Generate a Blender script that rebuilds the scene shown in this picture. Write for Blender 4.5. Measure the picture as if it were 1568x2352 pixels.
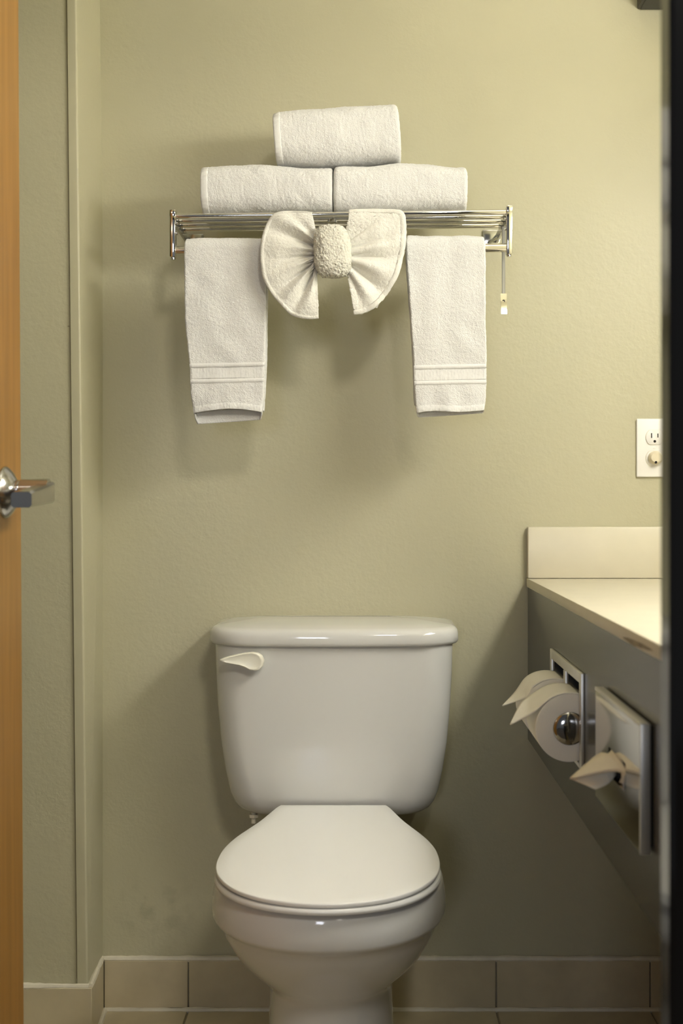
import bpy, bmesh, math, random
from mathutils import Vector, noise, Matrix

for o in list(bpy.data.objects):
    bpy.data.objects.remove(o)
scene = bpy.context.scene
C = scene.collection
PI = math.pi
random.seed(4)

# ------------------------------------------------------------------ camera
F = 2813.0                       # focal length in pixels of the 1568 x 2352 frame
VPX, VPY = 840.0, 1143.0         # where the depth lines meet
cd = bpy.data.cameras.new('camera')
cam = bpy.data.objects.new('camera', cd)
C.objects.link(cam)
cam.location = (0, 0, 1.0)
cam.rotation_euler = (PI / 2, 0, 0)
cd.sensor_fit = 'VERTICAL'
cd.sensor_width = 24
cd.sensor_height = 36
cd.lens = F / 2352 * 36
cd.shift_x = (784 - VPX) / 2352
cd.shift_y = (VPY - 1176) / 2352
cd.clip_start = 0.02
cd.dof.use_dof = True
cd.dof.focus_distance = 2.22
cd.dof.aperture_fstop = 4.6
scene.camera = cam

# ------------------------------------------------------------------ world, light, exposure
w = bpy.data.worlds.new('world')
scene.world = w
w.use_nodes = True
w.node_tree.nodes['Background'].inputs[0].default_value = (0.88, 0.93, 1.0, 1)
w.node_tree.nodes['Background'].inputs[1].default_value = 0.12
scene.view_settings.view_transform = 'Standard'
scene.view_settings.look = 'None'
scene.view_settings.exposure = 0.0
scene.view_settings.gamma = 1.0
scene.view_settings.use_curve_mapping = False
scene.cycles.sample_clamp_indirect = 0

VANITY_E = 36.0        # tube of the vanity light over the counter
CEILING_E = 3.0        # ceiling dome
ld = bpy.data.lights.new('warm_fill', 'AREA')        # added warm fill light behind the camera, shining in through the doorway
ld.shape = 'DISK'
ld.size = 0.35
ld.energy = 18.5
ld.color = (1.0, 0.93, 0.80)
lo = bpy.data.objects.new('warm_fill', ld)
C.objects.link(lo)
lo.location = (0.45, -0.6, 2.36)
lo.rotation_euler = (Vector((-0.3, 2.3, 0.9)) - lo.location).to_track_quat('-Z', 'Y').to_euler()

wd = bpy.data.lights.new('cool_fill', 'AREA')      # added cool fill light behind the camera, lifting the low right wall
wd.shape = 'RECTANGLE'
wd.size = 0.45
wd.size_y = 0.6
wd.energy = 16
wd.color = (0.84, 0.88, 1.0)
wo = bpy.data.objects.new('cool_fill', wd)
C.objects.link(wo)
wo.location = (-0.5, -2.6, 1.3)
wo.rotation_euler = (PI / 2, 0, -0.12)

# ------------------------------------------------------------------ helpers
def P(px, py, Y):
    """a point seen at a pixel of the photograph, at depth Y"""
    return Vector(((px - VPX) * Y / F, Y, 1.0 - (py - VPY) * Y / F))

def lin(c):
    return tuple(((v / 255) / 12.92 if v / 255 <= 0.04045 else ((v / 255 + 0.055) / 1.055) ** 2.4) for v in c)

def mat(name, col, rough=0.5, metal=0.0, bump=None, var=None, coat=0.0, spec=0.5, emit=None, sheen=0.0, sss=0.0, coatr=0.05):
    m = bpy.data.materials.new(name)
    m.use_nodes = True
    nt = m.node_tree
    b = nt.nodes['Principled BSDF']
    b.inputs['Base Color'].default_value = (*col, 1)
    b.inputs['Roughness'].default_value = rough
    b.inputs['Metallic'].default_value = metal
    b.inputs['Specular IOR Level'].default_value = spec
    b.inputs['Coat Weight'].default_value = coat
    b.inputs['Coat Roughness'].default_value = coatr
    if sheen:
        b.inputs['Sheen Weight'].default_value = sheen
        b.inputs['Sheen Roughness'].default_value = 0.5
    if sss:
        b.inputs['Subsurface Weight'].default_value = sss
        b.inputs['Subsurface Scale'].default_value = 0.01
    if emit:
        b.inputs['Emission Color'].default_value = (*emit[0], 1)
        b.inputs['Emission Strength'].default_value = emit[1]
    tc = nt.nodes.new('ShaderNodeTexCoord')
    if var:                       # (scale, amount, stretch)
        n = nt.nodes.new('ShaderNodeTexNoise')
        n.inputs['Scale'].default_value = var[0]
        n.inputs['Detail'].default_value = 5
        mp = nt.nodes.new('ShaderNodeMapping')
        if len(var) > 2:
            mp.inputs['Scale'].default_value = var[2]
        nt.links.new(tc.outputs['Object'], mp.inputs[0])
        nt.links.new(mp.outputs[0], n.inputs['Vector'])
        r = nt.nodes.new('ShaderNodeMapRange')
        r.inputs[1].default_value = 0.3
        r.inputs[2].default_value = 0.7
        r.inputs[3].default_value = 1 - var[1]
        r.inputs[4].default_value = 1 + var[1]
        nt.links.new(n.outputs['Fac'], r.inputs[0])
        mx = nt.nodes.new('ShaderNodeVectorMath')
        mx.operation = 'SCALE'
        mx.inputs[0].default_value = col
        nt.links.new(r.outputs[0], mx.inputs['Scale'])
        nt.links.new(mx.outputs[0], b.inputs['Base Color'])
    if bump:                      # list of (scale, strength, distance)
        last = None
        for sc, st, di in bump:
            n = nt.nodes.new('ShaderNodeTexNoise')
            n.inputs['Scale'].default_value = sc
            n.inputs['Detail'].default_value = 3
            nt.links.new(tc.outputs['Object'], n.inputs['Vector'])
            bp = nt.nodes.new('ShaderNodeBump')
            bp.inputs['Strength'].default_value = st
            bp.inputs['Distance'].default_value = di
            nt.links.new(n.outputs['Fac'], bp.inputs['Height'])
            if last:
                nt.links.new(last.outputs[0], bp.inputs['Normal'])
            last = bp
        nt.links.new(last.outputs[0], b.inputs['Normal'])
    return m

M = {}
M['wall'] = mat('khaki_wall_paint', (0.50, 0.472, 0.325), 0.42, bump=[(70, 0.16, 0.004), (190, 0.22, 0.0015)], var=(3, 0.03), spec=0.4)
M['trim'] = mat('khaki_trim_paint', (0.50, 0.472, 0.325), 0.4, spec=0.4, var=(8, 0.02))
M['ceiling'] = mat('ceiling_paint', (0.72, 0.70, 0.62), 0.8, bump=[(90, 0.3, 0.003)])
M['tile'] = mat('beige_tile', (0.56, 0.485, 0.325), 0.35, var=(14, 0.09), bump=[(40, 0.1, 0.001)], spec=0.4)
M['grout'] = mat('grout', (0.33, 0.285, 0.195), 0.8, var=(60, 0.1))
M['caulk'] = mat('pale_caulk', (0.70, 0.65, 0.52), 0.5, var=(30, 0.08), bump=[(60, 0.4, 0.002)])
M['porcelain'] = mat('porcelain', (0.645, 0.64, 0.61), 0.07, spec=0.5, var=(4, 0.01))
M['seat'] = mat('seat_plastic', (0.80, 0.795, 0.765), 0.30, spec=0.5, var=(4, 0.01))
M['lever'] = mat('ivory_plastic', (0.80, 0.775, 0.66), 0.3, var=(9, 0.01))
M['chrome'] = mat('chrome', (0.82, 0.80, 0.76), 0.07, metal=1.0, var=(20, 0.02))
M['chrome_dark'] = mat('dull_chrome', (0.55, 0.55, 0.54), 0.16, metal=1.0, var=(20, 0.03))
M['mirror'] = mat('mirror_silver', (0.86, 0.87, 0.86), 0.0, metal=1.0, var=(2, 0.005))
M['strap'] = mat('grey_strap', (0.30, 0.29, 0.25), 0.5, metal=0.6, var=(30, 0.05))
M['hubm'] = mat('smoked_chrome', (0.38, 0.37, 0.35), 0.10, metal=1.0, var=(20, 0.02))
M['satin'] = mat('satin_steel', (0.72, 0.70, 0.64), 0.38, metal=0.75, var=(30, 0.03))
M['nickel'] = mat('brushed_nickel', (0.52, 0.51, 0.49), 0.20, metal=1.0, var=(40, 0.03))
M['towel'] = mat('terry', (0.715, 0.71, 0.69), 0.95, bump=[(520, 0.7, 0.002), (150, 0.25, 0.003)], sheen=0.25, spec=0.1, var=(25, 0.02))
M['towelband'] = mat('woven_band', (0.735, 0.73, 0.71), 0.9, bump=[(500, 0.25, 0.001)], sheen=0.15, spec=0.1, var=(40, 0.015))
M['bow'] = mat('terry_bow', (0.72, 0.705, 0.645), 0.95, bump=[(480, 0.5, 0.002), (150, 0.15, 0.003)], sheen=0.2, spec=0.1, var=(25, 0.025))
M['knot'] = mat('terry_knot', (0.72, 0.70, 0.61), 0.95, bump=[(300, 0.9, 0.005)], sheen=0.2, spec=0.1, var=(60, 0.05))
M['counter'] = mat('cream_laminate', (0.70, 0.65, 0.51), 0.35, var=(18, 0.025), spec=0.4)
M['brown_edge'] = mat('brown_laminate', (0.30, 0.235, 0.13), 0.5, var=(90, 0.35))
M['apron'] = mat('grey_laminate', (0.105, 0.105, 0.095), 0.24, spec=0.5, var=(5, 0.03))
M['paper'] = mat('toilet_paper', (0.90, 0.875, 0.79), 0.95, bump=[(300, 0.25, 0.001)], spec=0.1, var=(40, 0.015))
M['tissue'] = mat('tissue', (0.88, 0.82, 0.67), 0.95, bump=[(160, 0.2, 0.001)], spec=0.1, var=(40, 0.02))
M['black'] = mat('black_gloss_paint', (0.007, 0.0065, 0.006), 0.10, spec=0.5, var=(8, 0.05))
M['dark'] = mat('dark_bronze', (0.022, 0.020, 0.015), 0.45, metal=0.0, var=(12, 0.05))
M['hole'] = mat('dark_slot', (0.012, 0.010, 0.008), 0.8, var=(12, 0.05))
M['outlet'] = mat('outlet_white', (0.86, 0.84, 0.80), 0.35, var=(9, 0.01))
M['ivory'] = mat('plug_ivory', (0.76, 0.68, 0.50), 0.4, var=(9, 0.02))
M['carpet'] = mat('hall_carpet', (0.14, 0.12, 0.10), 1.0, bump=[(300, 0.5, 0.004)], var=(60, 0.2))
M['glow_v'] = mat('vanity_diffuser', (0.9, 0.9, 0.9), 0.5, emit=((1.0, 0.98, 0.915), VANITY_E))
M['glow_c'] = mat('ceiling_diffuser', (0.9, 0.9, 0.9), 0.5, emit=((1.0, 0.98, 0.915), CEILING_E))

# dirt scuffs on the wall paint, low at the left of the toilet
nt = M['wall'].node_tree
bs = nt.nodes['Principled BSDF']
old = bs.inputs['Base Color'].links[0].from_socket
tc = [q for q in nt.nodes if q.type == 'TEX_COORD'][0]
dist = nt.nodes.new('ShaderNodeVectorMath'); dist.operation = 'DISTANCE'
dist.inputs[1].default_value = (-0.405, 2.40, 0.185)
nt.links.new(tc.outputs['Object'], dist.inputs[0])
fall = nt.nodes.new('ShaderNodeMapRange')
fall.inputs[1].default_value = 0.02; fall.inputs[2].default_value = 0.10; fall.inputs[3].default_value = 1.0; fall.inputs[4].default_value = 0.0
nt.links.new(dist.outputs['Value'], fall.inputs[0])
sn = nt.nodes.new('ShaderNodeTexNoise'); sn.inputs['Scale'].default_value = 28; sn.inputs['Detail'].default_value = 5
nt.links.new(tc.outputs['Object'], sn.inputs['Vector'])
sr = nt.nodes.new('ShaderNodeMapRange')
sr.inputs[1].default_value = 0.50; sr.inputs[2].default_value = 0.66; sr.inputs[3].default_value = 0.0; sr.inputs[4].default_value = 0.17
nt.links.new(sn.outputs['Fac'], sr.inputs[0])
mu = nt.nodes.new('ShaderNodeMath'); mu.operation = 'MULTIPLY'
nt.links.new(fall.outputs[0], mu.inputs[0]); nt.links.new(sr.outputs[0], mu.inputs[1])
iv = nt.nodes.new('ShaderNodeMath'); iv.operation = 'SUBTRACT'; iv.inputs[0].default_value = 1.0
nt.links.new(mu.outputs[0], iv.inputs[1])
sc_ = nt.nodes.new('ShaderNodeVectorMath'); sc_.operation = 'SCALE'
nt.links.new(old, sc_.inputs[0]); nt.links.new(iv.outputs[0], sc_.inputs['Scale'])
nt.links.new(sc_.outputs[0], bs.inputs['Base Color'])

# wood for the door: long vertical grain
m = bpy.data.materials.new('maple_veneer')
m.use_nodes = True
nt = m.node_tree
b = nt.nodes['Principled BSDF']
tc = nt.nodes.new('ShaderNodeTexCoord')
mp = nt.nodes.new('ShaderNodeMapping')
mp.inputs['Scale'].default_value = (30, 30, 1.6)
n = nt.nodes.new('ShaderNodeTexNoise')
n.inputs['Scale'].default_value = 2.0
n.inputs['Detail'].default_value = 6
cr = nt.nodes.new('ShaderNodeValToRGB')
cr.color_ramp.elements[0].color = (0.27, 0.128, 0.024, 1)
cr.color_ramp.elements[1].color = (0.35, 0.172, 0.036, 1)
cr.color_ramp.elements[0].position = 0.35
cr.color_ramp.elements[1].position = 0.65
nt.links.new(tc.outputs['Object'], mp.inputs[0])
nt.links.new(mp.outputs[0], n.inputs['Vector'])
nt.links.new(n.outputs['Fac'], cr.inputs[0])
nt.links.new(cr.outputs[0], b.inputs['Base Color'])
b.inputs['Roughness'].default_value = 0.35
M['wood'] = m

def tag(o, label=None, cat=None, group=None, kind=None):
    if label: o['label'] = label
    if cat: o['category'] = cat
    if group: o['group'] = group
    if kind: o['kind'] = kind
    return o

def empty(name, loc, label, cat, group=None):
    o = bpy.data.objects.new(name, None)
    C.objects.link(o)
    o.location = loc
    o.empty_display_size = 0.05
    return tag(o, label, cat, group)

def link(name, me, material, parent=None, smooth=40):
    if material:
        me.materials.append(M[material])
    o = bpy.data.objects.new(name, me)
    C.objects.link(o)
    if parent:
        o.parent = parent
        pl = parent
        off = Vector((0, 0, 0))
        while pl:
            off += pl.location
            pl = pl.parent
        o.location = -off            # meshes are written in room coordinates
    if smooth:
        me.polygons.foreach_set('use_smooth', [True] * len(me.polygons))
        me.set_sharp_from_angle(angle=math.radians(smooth))
    return o

def from_bm(name, bm, material, parent=None, smooth=40):
    bmesh.ops.recalc_face_normals(bm, faces=bm.faces)
    me = bpy.data.meshes.new(name)
    bm.to_mesh(me)
    bm.free()
    return link(name, me, material, parent, smooth)

def recenter(o):
    """move the origin of a top-level mesh to the middle of its base"""
    me = o.data
    xs = [v.co for v in me.vertices]
    c = Vector(((min(v.x for v in xs) + max(v.x for v in xs)) / 2, (min(v.y for v in xs) + max(v.y for v in xs)) / 2, min(v.z for v in xs)))
    me.transform(Matrix.Translation(-c))
    o.location = o.location + c
    return o

def bm_box(bm, lo, hi, bev=0.0, seg=2):
    t = bmesh.new()
    bmesh.ops.create_cube(t, size=1)
    for v in t.verts:
        v.co = Vector([lo[i] + (v.co[i] + 0.5) * (hi[i] - lo[i]) for i in range(3)])
    if bev:
        bmesh.ops.bevel(t, geom=list(t.edges), offset=bev, segments=seg, profile=0.5, affect='EDGES')
    me = bpy.data.meshes.new('t')
    t.to_mesh(me)
    t.free()
    bm.from_mesh(me)
    bpy.data.meshes.remove(me)

def box(name, lo, hi, material, parent=None, bev=0.0, seg=2):
    bm = bmesh.new()
    bm_box(bm, lo, hi, bev, seg)
    return from_bm(name, bm, material, parent)

def bm_loft(bm, rings, cap=True, closed=True):
    vs = [[bm.verts.new(p) for p in r] for r in rings]
    n = len(rings[0])
    for a, b_ in zip(vs[:-1], vs[1:]):
        for i in range(n if closed else n - 1):
            bm.faces.new((a[i], a[(i + 1) % n], b_[(i + 1) % n], b_[i]))
    if cap:
        bm.faces.new(vs[0][::-1])
        bm.faces.new(vs[-1])
    return vs

def bm_tube(bm, a, b_, r, n=16, r2=None):
    a, b_ = Vector(a), Vector(b_)
    d = (b_ - a).normalized()
    u = d.orthogonal().normalized()
    v = d.cross(u)
    rings = []
    for p, rr in ((a, r), (b_, r if r2 is None else r2)):
        rings.append([p + (u * math.cos(2 * PI * i / n) + v * math.sin(2 * PI * i / n)) * rr for i in range(n)])
    bm_loft(bm, rings)

def tube(name, a, b_, r, material, parent=None, n=20):
    bm = bmesh.new()
    bm_tube(bm, a, b_, r, n)
    return from_bm(name, bm, material, parent)

def bm_lathe(bm, origin, axis, prof, n=40):
    """prof: list of (distance along the axis, radius)"""
    axis = Vector(axis).normalized()
    u = axis.orthogonal().normalized()
    v = axis.cross(u)
    o = Vector(origin)
    rings = [[o + axis * h + (u * math.cos(2 * PI * i / n) + v * math.sin(2 * PI * i / n)) * max(r, 1e-5) for i in range(n)] for h, r in prof]
    bm_loft(bm, rings)

def lerp_tab(tab, t):
    if t <= tab[0][0]: return tab[0][1]
    for (a, va), (b_, vb) in zip(tab[:-1], tab[1:]):
        if t <= b_:
            k = (t - a) / (b_ - a)
            return va + (vb - va) * k
    return tab[-1][1]

def smooth_tab(tab, t):
    """Catmull-Rom through a table"""
    n = len(tab)
    if t <= tab[0][0]: return tab[0][1]
    if t >= tab[-1][0]: return tab[-1][1]
    for i in range(n - 1):
        if t <= tab[i + 1][0]:
            break
    p0 = tab[max(i - 1, 0)]; p1 = tab[i]; p2 = tab[i + 1]; p3 = tab[min(i + 2, n - 1)]
    h = p2[0] - p1[0]
    k = (t - p1[0]) / h
    m1 = (p2[1] - p0[1]) / (p2[0] - p0[0]) * h
    m2 = (p3[1] - p1[1]) / (p3[0] - p1[0]) * h
    return (2 * k**3 - 3 * k**2 + 1) * p1[1] + (k**3 - 2 * k**2 + k) * m1 + (-2 * k**3 + 3 * k**2) * p2[1] + (k**3 - k**2) * m2

def fuzz(p, scale, amp):
    return noise.noise(p * scale) * amp

# ================================================================== SETTING
WY = 2.40                      # back wall
CH = 2.24                      # front face of the boxed chase at the left
CEIL = 2.44
XR = 0.88                      # right wall
XL = -1.00                     # left wall
FY = 1.00                      # doorway plane
XC = P(230, 1143, WY).x        # back wall's left corner

tag(box('wall_back', (XC - 0.2, WY, 0), (XR + 0.1, WY + 0.1, CEIL), 'wall'), kind='structure')
tag(box('wall_right', (XR, 0.95, 0), (XR + 0.1, WY, CEIL), 'wall'), kind='structure')
tag(box('wall_left', (XL - 0.1, 0.95, 0), (XL, CH + 0.3, CEIL), 'wall'), kind='structure')
tag(box('ceiling', (XL - 0.1, 0.90, CEIL), (XR + 0.1, WY + 0.1, CEIL + 0.1), 'ceiling'), kind='structure')

# the boxed chase at the left: its front edge leans a little
def xat(px, Y): return (px - VPX) * Y / F
ze0 = 0.0
def front_edge(z, top, bot):   # px at y=0 and at y=2265 on the plane CH
    zt = P(0, 0, CH).z; zb = P(0, 2265, CH).z
    k = (zt - z) / (zt - zb)
    return xat(top + (bot - top) * k, CH)
def slant_prism(name, x0f, x1f, y0, y1, z0, z1, material, parent=None, back=None):
    bm = bmesh.new()
    rings = []
    for z in (z0, z1):
        xb0, xb1 = (x0f(z), x1f(z)) if back is None else (x0f(z), back(z))
        rings.append([Vector((x0f(z), y0, z)), Vector((x1f(z), y0, z)), Vector((xb1, y1, z)), Vector((xb0, y1, z))])
    bm_loft(bm, rings)
    return from_bm(name, bm, material, parent)
groove = lambda z: front_edge(z, 153, 176.5)
edge = lambda z: front_edge(z, 177, 203)
tag(slant_prism('wall_chase', lambda z: XL - 0.05, lambda z: edge(z) - 0.002, CH, WY + 0.1, 0, CEIL, 'wall', back=lambda z: XC), kind='structure')
# narrow corner board with a rounded edge, a thin open joint at its left
bm = bmesh.new()
rings = []
for z in (0.0, CEIL):
    g, e = groove(z) + 0.0012, edge(z)
    r = 0.004
    prof = [(g, CH + 0.002), (g, CH - 0.0035), (g + 0.001, CH - 0.0045)]
    for i in range(6):
        a = -PI / 2 + i * PI / 10
        prof.append((e - r + r * math.cos(a), CH - 0.0045 + r + r * math.sin(a)))
    prof.append((e, CH + 0.012))
    prof.append((e - 0.002, CH + 0.014))
    rings.append([Vector((x, y, z)) for x, y in prof])
bm_loft(bm, rings)
cb = tag(from_bm('trim_corner', bm, 'trim'), kind='structure')
bm = bmesh.new()
rings = [[Vector((groove(z) - 0.0007, CH - 0.0003, z)), Vector((groove(z) + 0.0014, CH - 0.0003, z)), Vector((groove(z) + 0.0014, CH + 0.001, z)), Vector((groove(z) - 0.0007, CH + 0.001, z))] for z in (0.12, CEIL)]
bm_loft(bm, rings)
from_bm('open_joint', bm, 'grout', cb)
z = P(159, 748, CH).z
box('joint_nick', (groove(z) - 0.004, CH - 0.001, z - 0.0016), (groove(z) + 0.001, CH + 0.001, z), 'grout', cb)

# floor: slab of grout with loose tiles
fl = tag(box('floor', (XL - 0.1, 0.95, -0.06), (XR + 0.1, WY + 0.1, -0.003), 'grout'), kind='structure')
TP_ = 0.3003
XJ = xat(434, WY)              # a joint
tile_me = None
ti = 0
for iy in range(5):
    for ix in range(-2, 5):
        x0 = XJ + (ix) * TP_ + 0.0015
        x1 = x0 + TP_ - 0.003
        y1 = WY - 0.010 - iy * TP_ - 0.0015
        y0 = y1 - TP_ + 0.003
        x0 = max(x0, XL); x1 = min(x1, XR); y0 = max(y0, 1.0)
        if x1 - x0 < 0.02 or y1 - y0 < 0.02: continue
        box('tile', (x0, y0, -0.008), (x1, y1, 0.0), 'tile', fl, 0.0012, 1)
# hall floor outside the doorway
tag(box('floor_hall', (-2.0, -3.0, -0.06), (2.0, 0.95, -0.004), 'carpet'), kind='structure')

# tiled baseboard on the back wall
BH = 0.096
bb = tag(box('baseboard_back', (XC - 0.02, WY - 0.003, 0), (XR, WY + 0.01, BH - 0.001), 'grout'), kind='structure')
xs = [XC + 0.009] + [XJ + i * TP_ for i in range(0, 5) if XJ + i * TP_ < XR - 0.02] + [XR]
for a, b_ in zip(xs[:-1], xs[1:]):
    box('tile', (a + 0.0012, WY - 0.010, 0.004), (b_ - 0.0012, WY, BH), 'tile', bb, 0.001, 1)
def caulk(name, pts, r, parent):
    """a hand-run bead: a wobbling half-round along a line"""
    bm = bmesh.new()
    rings = []
    tot = 0
    for (a, b_) in zip(pts[:-1], pts[1:]):
        nseg = max(3, int((b_ - a).length / 0.01))
        for i in range(nseg + (1 if b_ is pts[-1] else 0)):
            p = a.lerp(b_, i / nseg)
            d = (b_ - a).normalized()
            s = d.cross(Vector((0, 0, 1))).normalized()
            t = Vector((0, 0, 1))
            rr = r * (1 + 0.35 * noise.noise(p * 23) + 0.2 * noise.noise(p * 90))
            rings.append([p + (s * math.cos(q * PI / 4) + t * math.sin(q * PI / 4)) * rr for q in range(8)])
    bm_loft(bm, rings)
    return from_bm(name, bm, 'caulk', parent)
caulk('caulk_bead', [Vector((XC + 0.002, WY - 0.004, BH + 0.002)), Vector((XR, WY - 0.004, BH + 0.001))], 0.0060, bb)
caulk('caulk_bead', [Vector((XC + 0.010, WY - 0.0125, 0.001)), Vector((XR, WY - 0.0125, 0.001))], 0.0052, bb)
# baseboard on the chase: front and return
BL = P(0, 2270, CH - 0.012).z
bl = tag(box('baseboard_left', (XL, CH - 0.003, 0), (edge(0.05) - 0.002, CH + 0.01, BL - 0.002), 'grout'), kind='structure')
xe = edge(0.05) + 0.008
box('tile', (xe - 0.30, CH - 0.012, 0.004), (xe, CH, BL), 'tile', bl, 0.001, 1)
box('tile', (XL, CH - 0.012, 0.004), (xe - 0.303, CH, BL), 'tile', bl, 0.001, 1)
bm = bmesh.new()
bm_loft(bm, [[Vector((xe - 0.012, CH - 0.010, z)), Vector((xe - 0.001, CH - 0.010, z)), Vector((XC + 0.009, WY - 0.011, zz)), Vector((XC - 0.006, WY - 0.011, zz))] for z, zz in ((0.004, 0.004), (BL, BH))])
from_bm('tile', bm, 'tile', bl)
caulk('caulk_bead', [Vector((XL, CH - 0.006, BL + 0.001)), Vector((xe - 0.006, CH - 0.006, BL + 0.001))], 0.0062, bl)
caulk('caulk_bead', [Vector((xe - 0.004, CH - 0.006, BL + 0.001)), Vector((XC + 0.004, WY - 0.004, BH + 0.003))], 0.0062, bl)
caulk('caulk_bead', [Vector((xe + 0.002, CH - 0.006, 0.001)), Vector((XC + 0.012, WY - 0.012, 0.001))], 0.0055, bl)

# doorway wall, black steel frame with its stop
JX = xat(1536, 0.990)
tag(box('wall_front', (JX + 0.05, 0.9975, 0), (XR + 0.1, 1.0335, CEIL), 'wall'), kind='structure')
tag(box('wall_front_left', (XL - 0.1, 0.9975, 0), (-0.62, 1.0335, CEIL), 'wall'), kind='structure')
tag(box('wall_front_header', (-0.62, 0.9975, 2.08), (JX + 0.05, 1.0335, CEIL), 'wall'), kind='structure')
def jamb(name, xin, sgn):
    prof = [(0.0, 0.990), (0.0, 1.0175), (0.016, 1.0185), (0.016, 1.045), (0.055, 1.045), (0.055, 1.034), (0.045, 1.034), (0.045, 0.997), (0.055, 0.997), (0.055, 0.986), (0.004, 0.986)]
    bm = bmesh.new()
    bm_loft(bm, [[Vector((xin + sgn * a, y, z)) for a, y in prof] for z in (0, 2.06)])
    return tag(from_bm(name, bm, 'black', None, 30), kind='structure')
jamb('trim_1', JX, 1)
jamb('trim_2', -0.565, -1)
tag(box('trim_3', (-0.62, 0.986, 2.06), (JX + 0.055, 1.045, 2.10), 'black'), kind='structure')

# ------------------------------------------------------------------ wooden door, swung into the room
DX = -0.4985
DYF = 1.772
bm = bmesh.new()
bm_box(bm, (DX - 0.044, 1.045, 0.01), (DX, DYF, 2.04), 0.0015, 1)
door = from_bm('door_1', bm, 'wood')
door['kind'] = 'structure'
piv = Vector((DX, DYF, 1.0))
door.data.transform(Matrix.Translation(piv) @ Matrix.Rotation(-0.0052, 4, 'Y') @ Matrix.Translation(-piv))
hy, hz = 1.692, P(0, 1131, 1.69).z
bm = bmesh.new()
bm_lathe(bm, (DX, hy, hz), (1, 0, 0), [(0.0, 0.0365), (0.002, 0.0365), (0.0045, 0.0345), (0.010, 0.028), (0.0145, 0.0200), (0.0165, 0.0150), (0.0170, 0.0005)], 48)
handle = from_bm('door_handle', bm, 'nickel', door)
bm = bmesh.new()
bm_lathe(bm, (DX + 0.015, hy, hz + 0.004), (1, 0, 0), [(0, 0.0125), (0.003, 0.0135), (0.006, 0.0125), (0.007, 0.0140), (0.046, 0.0150), (0.047, 0.0005)], 28)
from_bm('neck', bm, 'nickel', handle)
# lever arm towards the hinges: taller at the neck, slimmer at the tip
bm = bmesh.new()
rings = []
for k in range(9):
    t = k / 8
    y = 1.703 + (1.586 - 1.703) * t
    zt = 1.0225 + (1.0075 - 1.0225) * t ** 0.8
    zb = 0.9925 + (0.9870 - 0.9925) * t
    x1 = -0.4325 - 0.003 * t
    x0 = x1 - 0.019 - 0.005 * t
    c = 0.003
    ln = 0.45 if k == 8 else 0.0          # the tip is cut at a slant
    rings.append([Vector((qx, qy + ln * (qx - x0), qz)) for qx, qy, qz in ((x0 + c, y, zb), (x1 - c, y, zb), (x1, y, zb + c), (x1, y, zt - c), (x1 - c, y, zt), (x0 + c, y, zt), (x0, y, zt - c), (x0, y, zb + c))])
bm_loft(bm, rings)
lev = from_bm('lever', bm, 'nickel', handle, 30)

# ================================================================== VANITY
CX = 0.3145                    # front edge of the worktop
CZ = 0.8425
CB = 1.06                      # near end, inside the doorway wall
ct = empty('vanity_countertop', (0.6, 1.75, CZ - 0.018), 'cream laminate vanity countertop with a low backsplash against the back wall', 'countertop')
box('worktop', (CX, CB, CZ - 0.0175), (XR - 0.001, WY - 0.001, CZ), 'counter', ct, 0.0018, 2)
box('backsplash', (CX + 0.0005, WY - 0.019, CZ + 0.0006), (XR - 0.002, WY - 0.001, CZ + 0.1005), 'counter', ct, 0.0022, 2)
# brown patch on the front edge of the laminate
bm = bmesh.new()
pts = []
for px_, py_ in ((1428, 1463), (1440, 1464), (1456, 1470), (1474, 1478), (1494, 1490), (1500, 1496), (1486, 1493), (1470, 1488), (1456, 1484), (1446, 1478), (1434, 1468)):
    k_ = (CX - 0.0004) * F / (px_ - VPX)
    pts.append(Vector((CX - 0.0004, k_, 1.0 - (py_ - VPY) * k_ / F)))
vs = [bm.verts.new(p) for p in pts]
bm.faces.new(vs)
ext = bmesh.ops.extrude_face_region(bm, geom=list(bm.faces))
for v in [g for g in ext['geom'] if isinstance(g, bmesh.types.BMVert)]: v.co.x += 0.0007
from_bm('brown_patch', bm, 'brown_edge', ct)

# grey apron with two rectangular openings
AX = CX + 0.0025
AZ0, AZ1 = 0.527, CZ - 0.0176
hA = (1.790, 2.060, 0.6085, 0.731)      # opening of the roll holder   y0,y1,z0,z1
hB = (1.405, 1.565, 0.640, 0.704)      # opening of the tissue holder
def apron():
    bm = bmesh.new()
    ys = [CB, hB[0], hB[1], hA[0], hA[1], WY - 0.001]
    t = 0.018
    bm_box(bm, (AX, ys[0], AZ0), (AX + t, ys[1], AZ1))
    bm_box(bm, (AX, ys[1], AZ0), (AX + t, ys[2], hB[2]))
    bm_box(bm, (AX, ys[1], hB[3]), (AX + t, ys[2], AZ1))
    bm_box(bm, (AX, ys[2], AZ0), (AX + t, ys[3], AZ1))
    bm_box(bm, (AX, ys[3], AZ0), (AX + t, ys[4], hA[2]))
    bm_box(bm, (AX, ys[3], hA[3]), (AX + t, ys[4], AZ1))
    bm_box(bm, (AX, ys[4], AZ0), (AX + t, ys[5], AZ1))
    return recenter(from_bm('vanity_apron', bm, 'apron', None, 0))
tag(apron(), 'dark grey laminate apron panel below the cream countertop', 'panel')

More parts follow.
